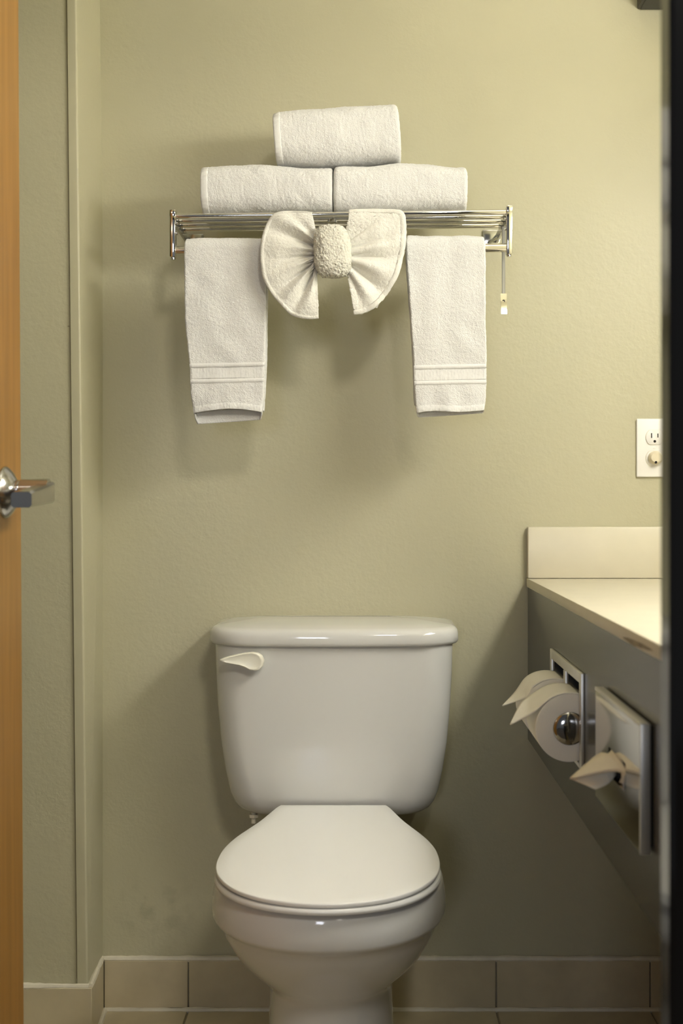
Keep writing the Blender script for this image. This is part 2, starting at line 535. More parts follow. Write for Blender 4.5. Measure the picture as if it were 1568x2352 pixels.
# double toilet paper holder let into the apron
tp = empty('toilet_paper_holder', (AX, 1.925, 0.605), 'chrome double toilet paper holder set into the grey apron near the back wall', 'paper holder')
y0, y1, z0, z1 = 1.775, 2.074, 0.604, 0.745
ym = 1.925
bm = bmesh.new()
T = 0.0055
for lo, hi in (((AX - T, y0, z0), (AX - 0.0002, hA[0] + 0.002, z1)), ((AX - T, hA[1] - 0.002, z0), (AX - 0.0002, y1, z1)), ((AX - T, hA[0] + 0.0021, hA[3] - 0.002), (AX - 0.0002, hA[1] - 0.0021, z1)), ((AX - T, hA[0] + 0.0021, z0), (AX - 0.0002, hA[1] - 0.0021, hA[2] + 0.002)), ((AX - T, ym - 0.009, hA[2] + 0.0021), (AX - 0.0002, ym + 0.009, hA[3] - 0.0021))):
    bm_box(bm, lo, hi, 0.0012, 2)
from_bm('frame', bm, 'satin', tp)
for a, b_ in ((hA[0] + 0.001, ym - 0.006), (ym + 0.006, hA[1] - 0.001)):
    bm = bmesh.new()
    d = 0.060
    # an open dish: five sides
    rings = [[Vector((AX - 0.001, a, hA[2] + 0.001)), Vector((AX - 0.001, b_, hA[2] + 0.001)), Vector((AX - 0.001, b_, hA[3] - 0.001)), Vector((AX - 0.001, a, hA[3] - 0.001))],
             [Vector((AX + d, a, hA[2] + 0.004)), Vector((AX + d, b_, hA[2] + 0.004)), Vector((AX + d, b_, hA[3] - 0.004)), Vector((AX + d, a, hA[3] - 0.004))]]
    vs = bm_loft(bm, rings, cap=False)
    bm.faces.new(vs[1])
    from_bm('recess', bm, 'chrome_dark', tp)
RX, RZ, RR = 0.2985, 0.6615, 0.0500
rolls = ((1.797, 1.897), (1.938, 2.038))
for a, b_ in rolls:
    for yy, s in ((a, -1), (b_, 1)):
        bm = bmesh.new()
        bm_lathe(bm, (RX, yy - s * 0.002, RZ), (0, s, 0), [(0.0025, 0.0235), (0.0045, 0.0245), (0.0065, 0.0235), (0.0090, 0.018), (0.0105, 0.010), (0.0108, 0.0005)], 40)
        bm_box(bm, (RX, min(yy, yy + s * 0.0022), RZ - 0.008), (AX + 0.02, max(yy, yy + s * 0.0022), RZ + 0.008))
        from_bm('hub', bm, 'hubm', tp)

def paper_roll(a, b_, label):
    bm = bmesh.new()
    n = 64
    prof = [(0, 0.0205), (0, RR - 0.0015), (0.001, RR), (b_ - a - 0.001, RR), (b_ - a, RR - 0.0015), (b_ - a, 0.0205)]
    rings = []
    for h, r in prof:
        ring = []
        for i in range(n):
            t = 2 * PI * i / n
            rr = r * (1 + 0.012 * math.sin(t + 0.6) + 0.006 * math.sin(2 * t)) if r > 0.03 else r
            ring.append(Vector((RX + rr * math.cos(t), a + h, RZ + rr * math.sin(t))))
        rings.append(ring)
    rings.append(rings[0])
    vs = bm_loft(bm, rings, cap=False)
    bmesh.ops.remove_doubles(bm, verts=bm.verts, dist=1e-6)
    o = from_bm('toilet_paper_roll', bm, 'paper')
    return tag(recenter(o), label, 'paper roll', 'toilet paper rolls in the double holder')
r1 = paper_roll(*rolls[0], 'white toilet paper roll showing its round end, the nearer of the two')
r2 = paper_roll(*rolls[1], 'white toilet paper roll half hidden behind the nearer roll')

def sheet(name, rows, material, parent, sub=2, thick=0.0006, smooth=60):
    """a thin cloth or paper patch from rows of points"""
    bm = bmesh.new()
    vs = [[bm.verts.new(p) for p in r] for r in rows]
    for a, b_ in zip(vs[:-1], vs[1:]):
        for i in range(len(a) - 1):
            bm.faces.new((a[i], a[i + 1], b_[i + 1], b_[i]))
    bmesh.ops.remove_doubles(bm, verts=bm.verts, dist=1e-5)
    o = from_bm(name, bm, material, parent, smooth)
    if sub:
        s = o.modifiers.new('sub', 'SUBSURF')
        s.levels = s.render_levels = sub
        s.boundary_smooth = 'PRESERVE_CORNERS'
    k = o.modifiers.new('thick', 'SOLIDIFY')
    k.thickness = thick
    k.offset = 0
    return o

def tail(roll, a, b_, far_out, tip, near_in, a_end=150):
    rows = []
    for deg in (70, 88, 106, 122, 136):
        t = math.radians(deg)
        r = RR * 1.02 + 0.001
        rows.append([Vector((RX + r * math.cos(t), a + (b_ - a) * k, RZ + r * math.sin(t))) for k in (0.01, 0.5, 0.99)])
    rows.append([near_in, (near_in + far_out) / 2, far_out])
    m1 = near_in.lerp(tip, 0.5); m2 = far_out.lerp(tip, 0.5)
    rows.append([m1, (m1 + m2) / 2 + Vector((0, 0, 0.002)), m2])
    e1 = near_in.lerp(tip, 0.97); e2 = far_out.lerp(tip, 0.97)
    rows.append([e1, (e1 + e2) / 2, e2])
    sheet('folded_tail', rows, 'paper', roll, 2, 0.0012)
tail(r1, *rolls[0], P(1197, 1608, 1.885), P(1170, 1666, 1.83), P(1229, 1636, 1.797))
tail(r2, *rolls[1], P(1187, 1585, 2.03), P(1152, 1622, 1.97), P(1218, 1600, 1.938))

# tissue dispenser
td = empty('tissue_dispenser', (AX, 1.487, 0.606), 'chrome tissue dispenser plate on the grey apron nearest the doorway', 'tissue dispenser')
ty0, ty1, tz0, tz1 = 1.352, 1.622, 0.606, 0.750
XO = AX - 0.013
bm = bmesh.new()
for lo, hi in (((XO, ty0, tz0), (XO + 0.004, hB[0] + 0.03, tz1)), ((XO, hB[1] - 0.03, tz0), (XO + 0.004, ty1, tz1)), ((XO, hB[0] + 0.03, hB[3] - 0.016), (XO + 0.004, hB[1] - 0.03, tz1)), ((XO, hB[0] + 0.03, tz0), (XO + 0.004, hB[1] - 0.03, hB[2] + 0.014))):
    bm_box(bm, lo, hi)
bmesh.ops.remove_doubles(bm, verts=bm.verts, dist=1e-4)
from_bm('plate', bm, 'chrome', td)
bm = bmesh.new()
for lo, hi in (((XO - 0.0014, ty0 - 0.001, tz0), (XO + 0.010, ty0 + 0.004, tz1)), ((XO + 0.0005, ty1 - 0.002, tz0), (XO + 0.010, ty1 + 0.001, tz1)), ((XO - 0.0014, ty0 + 0.0041, tz1 - 0.004), (XO + 0.010, ty1 - 0.0021, tz1 + 0.0005)), ((XO + 0.0005, ty0 + 0.0041, tz0), (XO + 0.010, ty1 - 0.0021, tz0 + 0.002))):
    bm_box(bm, lo, hi, 0.0008, 2)
from_bm('rim', bm, 'satin', td)
bm = bmesh.new()
bm_box(bm, (AX + 0.019, hB[0] - 0.01, hB[2] - 0.01), (AX + 0.06, hB[1] + 0.01, hB[3] + 0.01))
from_bm('box_shell', bm, 'hole', td)
bm = bmesh.new()
bm_box(bm, (XO + 0.010, ty0 + 0.008, tz0 + 0.006), (AX - 0.0003, ty0 + 0.016, tz1 - 0.006))
bm_box(bm, (XO + 0.010, ty0 + 0.008, tz1 - 0.012), (AX - 0.0003, ty1 - 0.01, tz1 - 0.004))
from_bm('gap_shade', bm, 'hole', td)  # dark strips in the gap, standing in for the shadow behind the plate

# tissue pulled out to a peak
PX = XO + 0.002
rows = [
    [P(1309, 1786, 1.530), P(1347, 1753, 1.528), P(1384, 1720, 1.525), P(1396, 1738, 1.515), Vector((PX, 1.520, 0.690))],
    [P(1308, 1788, 1.525), P(1350, 1768, 1.505), P(1396, 1752, 1.490), P(1416, 1756, 1.475), Vector((PX, 1.470, 0.686))],
    [P(1308, 1789, 1.520), P(1352, 1778, 1.490), P(1402, 1765, 1.470), P(1430, 1767, 1.448), Vector((PX, 1.432, 0.679))],
    [P(1309, 1790, 1.520), P(1354, 1781, 1.495), P(1403, 1770, 1.475), P(1432, 1774, 1.452), Vector((PX, 1.430, 0.672))],
]
tis = sheet('tissue', rows, 'tissue', None, 1, 0.0008, 28)
rows2 = [
    [P(1309, 1789, 1.522), P(1350, 1778, 1.505), P(1398, 1772, 1.495), Vector((PX, 1.500, 0.668))],
    [P(1334, 1799, 1.505), P(1364, 1791, 1.498), P(1398, 1788, 1.495), Vector((PX, 1.500, 0.664))],
    [P(1366, 1813, 1.485), P(1382, 1808, 1.488), P(1400, 1800, 1.492), Vector((PX, 1.500, 0.660))],
]
tag(tis, 'cream tissue pulled out of the chrome dispenser plate', 'tissue')
sheet('under_fold', rows2, 'tissue', tis, 1, 0.0008, 28)
rows3 = [
    [P(1426, 1774, 1.462), P(1440, 1776, 1.452), Vector((PX, 1.465, 0.666))],
    [P(1428, 1800, 1.470), P(1438, 1795, 1.466), Vector((PX, 1.475, 0.660))],
    [P(1434, 1818, 1.472), P(1440, 1806, 1.470), Vector((PX, 1.480, 0.656))],
]
sheet('loose_corner', rows3, 'tissue', tis, 1, 0.0008, 28)

# ================================================================== OUTLET AND WALL FIXTURE
ox = xat(1501, WY); oz = P(0, 1029, WY).z
ol = empty('wall_outlet', (ox, WY, oz - 0.057), 'white duplex wall outlet above the cream backsplash', 'outlet')
box('cover_plate', (ox - 0.035, WY - 0.006, oz - 0.0572), (ox + 0.035, WY - 0.0002, oz + 0.0572), 'outlet', ol, 0.0025, 3)
for s in (1, -1):
    zc = oz + s * 0.0205
    bm = bmesh.new()
    n = 40
    rings = []
    for yy, k in ((WY - 0.0052, 1.0), (WY - 0.0074, 1.0), (WY - 0.0079, 0.96)):
        ring = []
        for i in range(n):
            t = 2 * PI * i / n
            x = 0.0172 * math.cos(t); z = 0.0172 * math.sin(t)
            z = max(-0.0142, min(0.0142, z))
            ring.append(Vector((ox + x * k, yy, zc + z * k)))
        rings.append(ring)
    bm_loft(bm, rings)
    soc = from_bm('socket', bm, 'outlet', ol)
    bm = bmesh.new()
    bm_loft(bm, [[Vector((ox + 1.045 * 0.0172 * math.cos(2 * PI * i / n), yy, zc + 1.045 * max(-0.0142, min(0.0142, 0.0172 * math.sin(2 * PI * i / n))))) for i in range(n)] for yy in (WY - 0.0055, WY - 0.00615)])
    from_bm('socket_gap', bm, 'caulk', soc)
    for dx, hh in ((-0.0062, 0.0048), (0.0062, 0.004)):
        box('slot', (ox + dx - 0.0011, WY - 0.0081, zc + 0.0035 - hh), (ox + dx + 0.0011, WY - 0.0072, zc + 0.0035 + hh), 'hole', soc)
    bm = bmesh.new()
    bm_lathe(bm, (ox, WY - 0.0072, zc - 0.0078), (0, -1, 0), [(0, 0.0026), (0.0009, 0.0026)], 16)
    from_bm('ground_hole', bm, 'hole', soc)
bm = bmesh.new()
bm_lathe(bm, (ox, WY - 0.0055, oz), (0, -1, 0), [(0, 0.003), (0.001, 0.0026), (0.0013, 0.001)], 16)
from_bm('screw', bm, 'outlet', ol)
# plug in the lower socket
zc = oz - 0.0205
bm = bmesh.new()
n = 32
rings = []
for yy, a, b_ in ((WY - 0.0083, 0.0145, 0.0135), (WY - 0.012, 0.0145, 0.0135), (WY - 0.018, 0.0125, 0.0110), (WY - 0.020, 0.0105, 0.0092)):
    rings.append([Vector((ox + 0.001 + a * math.cos(2 * PI * i / n), yy, zc + 0.001 + b_ * math.sin(2 * PI * i / n))) for i in range(n)])
bm_loft(bm, rings)
pg = from_bm('plug', bm, 'ivory')
tag(recenter(pg), 'ivory plug pushed into the lower socket of the outlet', 'plug')
bm = bmesh.new()
bm_lathe(bm, (ox - 0.0005, WY - 0.0178, zc - 0.0080), (0, -1, 0), [(0, 0.0026), (0.0030, 0.0024)], 16)
from_bm('ground_hole', bm, 'hole', pg)

fx = empty('wall_fixture', (xat(1530, WY), WY, P(0, 22, WY).z), 'dark box shaped fixture at the top of the wall above the outlet', 'wall fixture')
fx0 = xat(1462, WY); fz0 = P(0, 22, WY).z
box('housing', (fx0, WY - 0.110, fz0), (fx0 + 0.16, WY - 0.0005, fz0 + 0.10), 'dark', fx, 0.003, 2)
box('bottom_lip', (fx0 + 0.006, WY - 0.104, fz0 - 0.002), (fx0 + 0.154, WY - 0.004, fz0 + 0.001), 'dark', fx, 0.0008, 1)

# ================================================================== TOILET
TX = -0.0585
toi = empty('toilet', (TX, 2.0, 0.0), 'white two piece porcelain toilet with closed lid', 'toilet')
def yw(d): return WY - d

def rrect(hw, d0, d1, rf, rb, bow, z, n=10):
    """plan outline of the tank: half width, back and front distance from the wall, corner radii, bowed front"""
    pts = []
    corners = ((hw - rf, d1 - rf, rf, 0), (-hw + rf, d1 - rf, rf, 1), (-hw + rb, d0 + rb, rb, 2), (hw - rb, d0 + rb, rb, 3))
    for cx, cy, r, q in corners:
        for i in range(n + 1):
            a = q * PI / 2 + i / n * PI / 2
            pts.append([cx + r * math.cos(a), cy + r * math.sin(a)])
        if q == 0:
            for i in range(1, 12):
                k = i / 12
                pts.append([(hw - rf) * (1 - 2 * k), d1])
    out = []
    for x, d in pts:
        f = max(0.0, (d - d0) / (d1 - d0))
        d2 = d - bow * (x / hw) ** 2 * f ** 2
        out.append(Vector((TX + x, yw(d2), z)))
    return out

# tank
prof = [(0.4180, 0.150, 0.030, 0.155), (0.4190, 0.158, 0.026, 0.163), (0.4225, 0.168, 0.022, 0.174), (0.430, 0.177, 0.018, 0.183), (0.442, 0.1845, 0.015, 0.190), (0.460, 0.1915, 0.012, 0.194),
        (0.500, 0.2000, 0.012, 0.197), (0.550, 0.2075, 0.012, 0.199), (0.620, 0.2135, 0.012, 0.201), (0.680, 0.2165, 0.012, 0.203), (0.734, 0.2180, 0.012, 0.204)]
bm = bmesh.new()
bm_loft(bm, [rrect(hw, d0, d1, 0.050, 0.02, 0.012, z) for z, hw, d0, d1 in prof])
tank = from_bm('tank', bm, 'porcelain', toi, 50)
# tank lid
bm = bmesh.new()
lidp = [(0.7345, 0.222, 0.008, 0.2065), (0.7335, 0.2255, 0.007, 0.2125), (0.7355, 0.2275, 0.006, 0.2150), (0.740, 0.2290, 0.006, 0.2165), (0.752, 0.2285, 0.006, 0.2160), (0.7585, 0.2270, 0.006, 0.2140), (0.7625, 0.2235, 0.007, 0.2095), (0.7650, 0.217, 0.009, 0.201), (0.7690, 0.19, 0.018, 0.165), (0.7720, 0.15, 0.03, 0.12), (0.773, 0.10, 0.04, 0.09)]
bm_loft(bm, [rrect(hw, d0, d1, 0.070 if hw > 0.2 else 0.035, 0.02, 0.014, z) for z, hw, d0, d1 in lidp])
from_bm('tank_lid', bm, 'porcelain', toi, 50)

# flush lever: teardrop paddle
bm = bmesh.new()
Yl = yw(0.215)
top = [(505, 1514), (520, 1508), (540, 1503), (562, 1498.5), (580, 1497), (593, 1499), (602, 1505), (607, 1516), (605, 1528), (597, 1537), (586, 1540), (575, 1538.5), (563, 1532), (548, 1527), (530, 1524), (513, 1521), (505, 1518)]
cx, cy = 565, 1516
rings = []
for k, dy in ((0.97, 0.006), (1.0, 0.002), (1.0, -0.004), (0.96, -0.0075), (0.86, -0.0085), (0.80, -0.0080), (0.4, -0.0068)):
    ring = []
    for x, y in top:
        p = P(cx + (x - cx) * k, cy + (y - cy) * k, Yl)
        p.y += dy
        ring.append(p)
    rings.append(ring)
bm_loft(bm, rings)
fl_ = from_bm('flush_lever', bm, 'lever', toi, 50)
tag(fl_, 'ivory flush lever')
bm = bmesh.new()
pc = P(588, 1519, Yl)
bm_tube(bm, (pc.x, Yl + 0.002, pc.z), (pc.x, yw(0.196), pc.z), 0.010, 20)
from_bm('lever_stem', bm, 'lever', fl_)

# lid outline from the photograph, on the sloping plane of the lid
def lid_plane(px, py, z0=0.4475, slope=0.050, dref=0.21):
    # ray from the camera meets z = z0 - slope*(d-dref)
    dx = (px - VPX) / F; dz = -(py - VPY) / F
    # 1 + dz*Y = z0 - slope*(WY - Y - dref)
    Y = (z0 - slope * (WY - dref) - 1) / (dz - slope)
    return (dx * Y - TX, WY - Y)
half = [(884, 1849.5), (893, 1855), (905, 1866), (925, 1884), (946, 1900), (968, 1915), (988, 1932), (1004, 1950), (1014, 1970), (1018, 1990), (1013, 2008), (1000, 2024), (975, 2041), (940, 2055), (900, 2065), (850, 2072), (800, 2075.5), (763, 2076.5)]
halfL = [(641, 1848.5), (633, 1854), (619, 1866), (598, 1884), (572, 1902), (550, 1918), (533, 1932), (517, 1950), (508, 1968), (504, 1986), (508, 2004), (522, 2021), (547, 2038), (582, 2052), (625, 2063), (676, 2071), (725, 2075.5), (762, 2076.5)]
R_ = [lid_plane(*p) for p in half]
L_ = [lid_plane(*p) for p in halfL]
H = [((a[0] - b_[0]) / 2, (a[1] + b_[1]) / 2) for a, b_ in zip(R_, L_)]
H[-1] = (0.0, H[-1][1])
def dense(H, m=60):
    # resample by smooth parameter
    acc = [0]
    for a, b_ in zip(H[:-1], H[1:]):
        acc.append(acc[-1] + math.hypot(a[0] - b_[0], a[1] - b_[1]))
    tx = [(t, p[0]) for t, p in zip(acc, H)]
    td_ = [(t, p[1]) for t, p in zip(acc, H)]
    out = []
    for i in range(m + 1):
        t = acc[-1] * i / m
        out.append((smooth_tab(tx, t), smooth_tab(td_, t)))
    return out
HD = dense(H)
def outline(off, zfun, front_off=0.0):
    """closed outline pushed outward by off"""
    pts = [(x, d) for x, d in HD] + [(-x, d) for x, d in HD[-2::-1]]
    n = len(pts)
    out = []
    for i in range(n):
        a = Vector(pts[max(i - 1, 0)]); c = Vector(pts[min(i + 1, n - 1)])
        t = (c - a).normalized()
        nrm = Vector((-t.y, t.x))
        if nrm.dot(Vector(pts[i]) - Vector((0, 0.42))) < 0: nrm = -nrm
        p = Vector(pts[i]) + nrm * off
        out.append(Vector((TX + p.x, yw(p.y), zfun(p.y))))
    return out
zl = lambda d: 0.4475 - 0.050 * (d - 0.21)
bm = bmesh.new()
bm_loft(bm, [outline(o_, (lambda d, h=h: zl(d) + h)) for o_, h in ((-0.012, -0.0085), (-0.0030, -0.0075), (-0.0008, -0.0060), (0.0, -0.0040), (0.0, -0.0014), (-0.0004, -0.0005), (-0.0012, 0.0), (-0.02, 0.0003))])
lidm = from_bm('seat_lid', bm, 'seat', toi, 35)
# seat ring below the lid
zs = lambda d: 0.4215 - 0.020 * (d - 0.21)
bm = bmesh.new()
bm_loft(bm, [outline(o_, (lambda d, h=h: zs(d) + h)) for o_, h in ((-0.008, -0.0050), (0.0000, -0.0045), (0.0022, -0.0015), (0.0022, 0.0010), (0.0005, 0.0038), (-0.010, 0.0045))])
from_bm('seat', bm, 'seat', toi, 50)
for s in (-1, 1):
    bm = bmesh.new()
    bm_box(bm, (TX + s * 0.07 - 0.02, yw(0.235), 0.41), (TX + s * 0.07 + 0.02, yw(0.208), 0.442), 0.004, 2)
    from_bm('hinge', bm, 'seat', toi)

# bowl: lofted egg shaped sections
def egg(z, hw, df, db, dc=0.44, n=72, pw=2.15):
    pts = []
    for i in range(n):
        a = 2 * PI * i / n
        ca, sa = math.cos(a), math.sin(a)
        x = hw * abs(ca) ** (2 / pw) * (1 if ca >= 0 else -1)
        e = abs(sa) ** (2 / pw)
        d = dc + (df - dc) * e if sa >= 0 else dc - (dc - db) * e
        pts.append(Vector((TX + x, yw(d), z)))
    return pts
bm = bmesh.new()
secs = [(0.0, 0.118, 0.50, 0.10, 0.32), (0.012, 0.118, 0.50, 0.10, 0.32), (0.02, 0.113, 0.492, 0.105, 0.32), (0.10, 0.106, 0.482, 0.12, 0.32), (0.17, 0.103, 0.482, 0.13, 0.33), (0.198, 0.1035, 0.488, 0.135, 0.34), (0.212, 0.107, 0.500, 0.14, 0.35),
        (0.228, 0.117, 0.520, 0.15, 0.37), (0.250, 0.134, 0.548, 0.165, 0.39), (0.275, 0.150, 0.578, 0.18, 0.41), (0.300, 0.162, 0.604, 0.19, 0.42), (0.322, 0.1700, 0.624, 0.195, 0.43), (0.336, 0.1738, 0.634, 0.20, 0.435),
        (0.3435, 0.1775, 0.642, 0.20, 0.44), (0.349, 0.1835, 0.651, 0.20, 0.44), (0.355, 0.1858, 0.655, 0.20, 0.44), (0.375, 0.1850, 0.656, 0.20, 0.44), (0.395, 0.1815, 0.654, 0.20, 0.44), (0.401, 0.1795, 0.651, 0.20, 0.44), (0.4035, 0.176, 0.646, 0.205, 0.44)]
bm_loft(bm, [egg(z, hw, df, db, dc) for z, hw, df, db, dc in secs])
# deck that carries the tank
dk = [(0.33, 0.085, 0.06, 0.30), (0.36, 0.100, 0.035, 0.30), (0.385, 0.108, 0.03, 0.30), (0.398, 0.108, 0.03, 0.30), (0.402, 0.104, 0.034, 0.296)]
bm_loft(bm, [rrect(hw, d0, d1, 0.02, 0.02, 0.0, z, 6) for z, hw, d0, d1 in dk])
from_bm('bowl', bm, 'porcelain', toi, 50)
bm = bmesh.new()
bm_loft(bm, [rrect(0.07, 0.06, 0.16, 0.02, 0.02, 0.0, z, 6) for z in (0.395, 0.422)])
from_bm('tank_gasket', bm, 'hole', toi)
for px in (582,):
    p = P(px, 1884, yw(0.15))
    bm = bmesh.new()
    bm_tube(bm, (p.x, p.y, 0.402), (p.x, p.y, 0.424), 0.0045, 12)
    bm_tube(bm, (p.x, p.y, 0.413), (p.x, p.y, 0.4185), 0.009, 6)
    from_bm('tank_bolt', bm, 'caulk', toi)

# ================================================================== TOWEL RACK
RYF = 2.19                       # front of the rack
def rz_rail(x): return 1.5030 + (x + 0.34) / 0.59 * 0.0075
def rz_bar(x): return 1.4415 + (x + 0.34) / 0.59 * 0.0055
XA, XB = xat(397.5, RYF), xat(1168.5, RYF)
rack = empty('towel_rack', ((XA + XB) / 2, WY, 1.44), 'chrome hotel towel rack with four shelf rails and a lower bar', 'towel rack')
for k in range(4):
    y = RYF + 0.036 * k
    dz = -0.0000 * k
    xa, xb = XA + 0.001, XB - 0.001
    tube('shelf_rail', (xa, y, rz_rail(xa) + dz), (xb, y, rz_rail(xb) + dz), 0.0048, 'chrome', rack, 20)
tube('towel_bar', (XA, RYF + 0.002, rz_bar(XA)), (XB, RYF + 0.002, rz_bar(XB)), 0.0080, 'chrome', rack, 28)
for X, s in ((XA, -1), (XB, 1)):
    zt = rz_rail(X); zb = rz_bar(X)
    bm = bmesh.new()
    bm_box(bm, (X - 0.005, RYF - 0.0085, zb - 0.0125), (X + 0.005, RYF + 0.0085, zt + 0.009), 0.0012, 2)
    po = from_bm('front_post', bm, 'chrome', rack)
    bm = bmesh.new()
    bm_box(bm, (X - 0.0055, RYF - 0.009, zt - 0.002), (X + 0.0055, RYF + 0.009, zt + 0.0105), 0.0015, 2)
    from_bm('cap', bm, 'chrome', po)
    bm = bmesh.new()
    bm_tube(bm, (X, RYF, zb - 0.016), (X, RYF, zb - 0.0124), 0.004, 14)
    from_bm('cap_nut', bm, 'chrome_dark', po)
    # flat side arm back to the wall
    bm = bmesh.new()
    bm_box(bm, (X - 0.0025, RYF + 0.0086, zt - 0.013), (X + 0.0025, WY - 0.0055, zt + 0.004), 0.0008, 1)
    for k in range(1, 4):
        y = RYF + 0.036 * k
        xi = X - s * 0.003
        bm_tube(bm, (xi, y, zt), (xi - s * 0.004, y, zt), 0.0075, 14)
    from_bm('side_arm', bm, 'chrome_dark', rack)
    bm = bmesh.new()
    xc = X - s * 0.010
    bm_box(bm, (xc - 0.017, WY - 0.0055, zt - 0.017), (xc + 0.017, WY - 0.0002, zt + 0.013), 0.0015, 2)
    wp = from_bm('wall_plate', bm, 'chrome_dark', rack)
    bm = bmesh.new()
    bm_tube(bm, (xc - s * 0.006, WY - 0.006, zt - 0.012), (X - s * 0.001, WY - 0.045, zt - 0.010), 0.0028, 10)
    from_bm('brace', bm, 'chrome_dark', wp)
    # rivets on the inside of the post
    for dz in (-0.012, -0.030):
        bm = bmesh.new()
        bm_tube(bm, (X - s * 0.0049, RYF + 0.002, zt + dz), (X - s * 0.008, RYF + 0.002, zt + dz), 0.003, 12)
        from_bm('rivet', bm, 'chrome_dark', po)
# dark knob under the rails, standing in for the knot's reflection
hx = xat(762, RYF)
bm = bmesh.new()
bm_lathe(bm, (hx, RYF + 0.018, rz_rail(hx) - 0.013), (0, 0, 1), [(0, 0.004), (0.002, 0.009), (0.008, 0.008), (0.010, 0.004)], 20)
from_bm('knot_reflection', bm, 'chrome_dark', rack)
# dangling strap with a tab
sx0, sx1 = P(1155, 520, RYF + 0.03), P(1156, 676, RYF + 0.03)
bm = bmesh.new()
bm_box(bm, (sx1.x - 0.0030, sx1.y - 0.001, sx1.z), (sx1.x + 0.0030, sx1.y + 0.001, sx0.z), 0.0006, 1)
st = from_bm('hanging_strap', bm, 'strap', rack)
bm = bmesh.new()
tz = P(0, 722, RYF + 0.03).z
yaw = math.radians(13)
def tabring(z, dy, yw_):
    return [Vector((sx1.x + ox_ * math.cos(yw_) - oy_ * math.sin(yw_), sx1.y + dy + ox_ * math.sin(yw_) + oy_ * math.cos(yw_), z)) for ox_, oy_ in ((-0.0055, -0.0012), (0.0055, -0.0012), (0.0055, 0.0012), (-0.0055, 0.0012))]
bm_loft(bm, [tabring(tz, -0.0052, yaw), tabring(tz + 0.0225, -0.0030, yaw), tabring(tz + 0.0245, -0.0020, 0.0), tabring(sx1.z + 0.001, -0.0012, 0.0)])
tb = from_bm('tab', bm, 'chrome', st, 30)
bm = bmesh.new()
bm_lathe(bm, (sx1.x - 0.0003, sx1.y - 0.0034, tz + 0.0235), (0, -1, 0), [(0, 0.0024), (0.0008, 0.0024)], 14)
from_bm('rivet_hole', bm, 'hole', tb)

# ================================================================== TOWELS
def folded_roll(label, left, right, topl, bot, yf, depth, seed, hem=True):
    """a rolled towel; outline tables in pixels: left/right edge x over y, top/bottom y over x"""
    NU, NV = 150, 150
    yc = yf + depth / 2
    xl0 = left[0][1]; xr0 = right[0][1]
    bm = bmesh.new()
    rings = []
    off = Vector((seed * 3.1, seed * 1.7, seed))
    def spot(u, v, k):
        """u along the roll 0..1, v angle, k shrink of the section"""
        a = 2 * PI * v
        e = 2 / 3.4
        cy = abs(math.cos(a)) ** e * (1 if math.cos(a) >= 0 else -1)
        cz = abs(math.sin(a)) ** e * (1 if math.sin(a) >= 0 else -1)
        px = xl0 + (xr0 - xl0) * u
        yt = smooth_tab(topl, px); yb = smooth_tab(bot, px)
        pyy = (yt + yb) / 2 - cz * (yb - yt) / 2 * k
        a0 = smooth_tab(left, pyy); a1 = smooth_tab(right, pyy)
        pxx = a0 + (a1 - a0) * u
        q = P(pxx, pyy, yf + 0.012)
        q.y = yc - cy * depth / 2 * k
        return q
    us = [0.0, 0.002, 0.006, 0.012, 0.02, 0.03] + [0.03 + 0.94 * i / NU for i in range(1, NU)] + [0.97, 0.98, 0.988, 0.994, 0.998, 1.0]
    shr = {0.0: 0.90, 0.002: 0.935, 0.006: 0.965, 0.012: 0.985, 0.02: 0.996, 0.98: 0.996, 0.988: 0.985, 0.994: 0.965, 0.998: 0.935, 1.0: 0.90}
    def surf(u, v, k):
        q = spot(u, v, k)
        c = spot(u, v, 0.0)
        nrm = (q - c)
        nrm.x = 0
        nrm.normalize()
        h = fuzz(q + off, 45, 0.0012) + fuzz(q + off, 14, 0.0016) + fuzz(q + off, 240, 0.0008) + fuzz(q + off, 560, 0.0005)
        return q + nrm * h + Vector((fuzz(q - off, 260, 0.0008), 0, 0))
    # spiral end faces
    endk = [0.05 + 0.85 * i / 26 for i in range(26)]
    def endring(u, k, s):
        r = []
        for j in range(NV):
            v = j / NV
            q = surf(u, v, k)
            ph = (k * 5.0 + v) * 2 * PI
            q.x += s * (0.004 * (1 - math.cos(ph)) / 2 + 0.001)
            r.append(q)
        return r
    for k in endk: rings.append(endring(0.0, k, 1))
    for u in us: rings.append([surf(u, j / NV, shr.get(u, 1.0)) for j in range(NV)])
    for k in endk[::-1]: rings.append(endring(1.0, k, -1))
    bm_loft(bm, rings)
    o = from_bm('rolled_towel', bm, 'towel', None, 180)
    tag(recenter(o), label, 'towel', 'rolled towels on the rack')
    if hem:
        bm = bmesh.new()
        rings = []
        for u, kk in ((0.002, 0.97), (0.006, 1.0), (0.014, 1.016), (0.05, 1.014), (0.056, 1.010), (0.060, 0.994)):
            rings.append([surf(u, j / NV, kk) for j in range(NV)])
        bm_loft(bm, rings, cap=False)
        from_bm('hem', bm, 'towelband', o, 180)
    return o

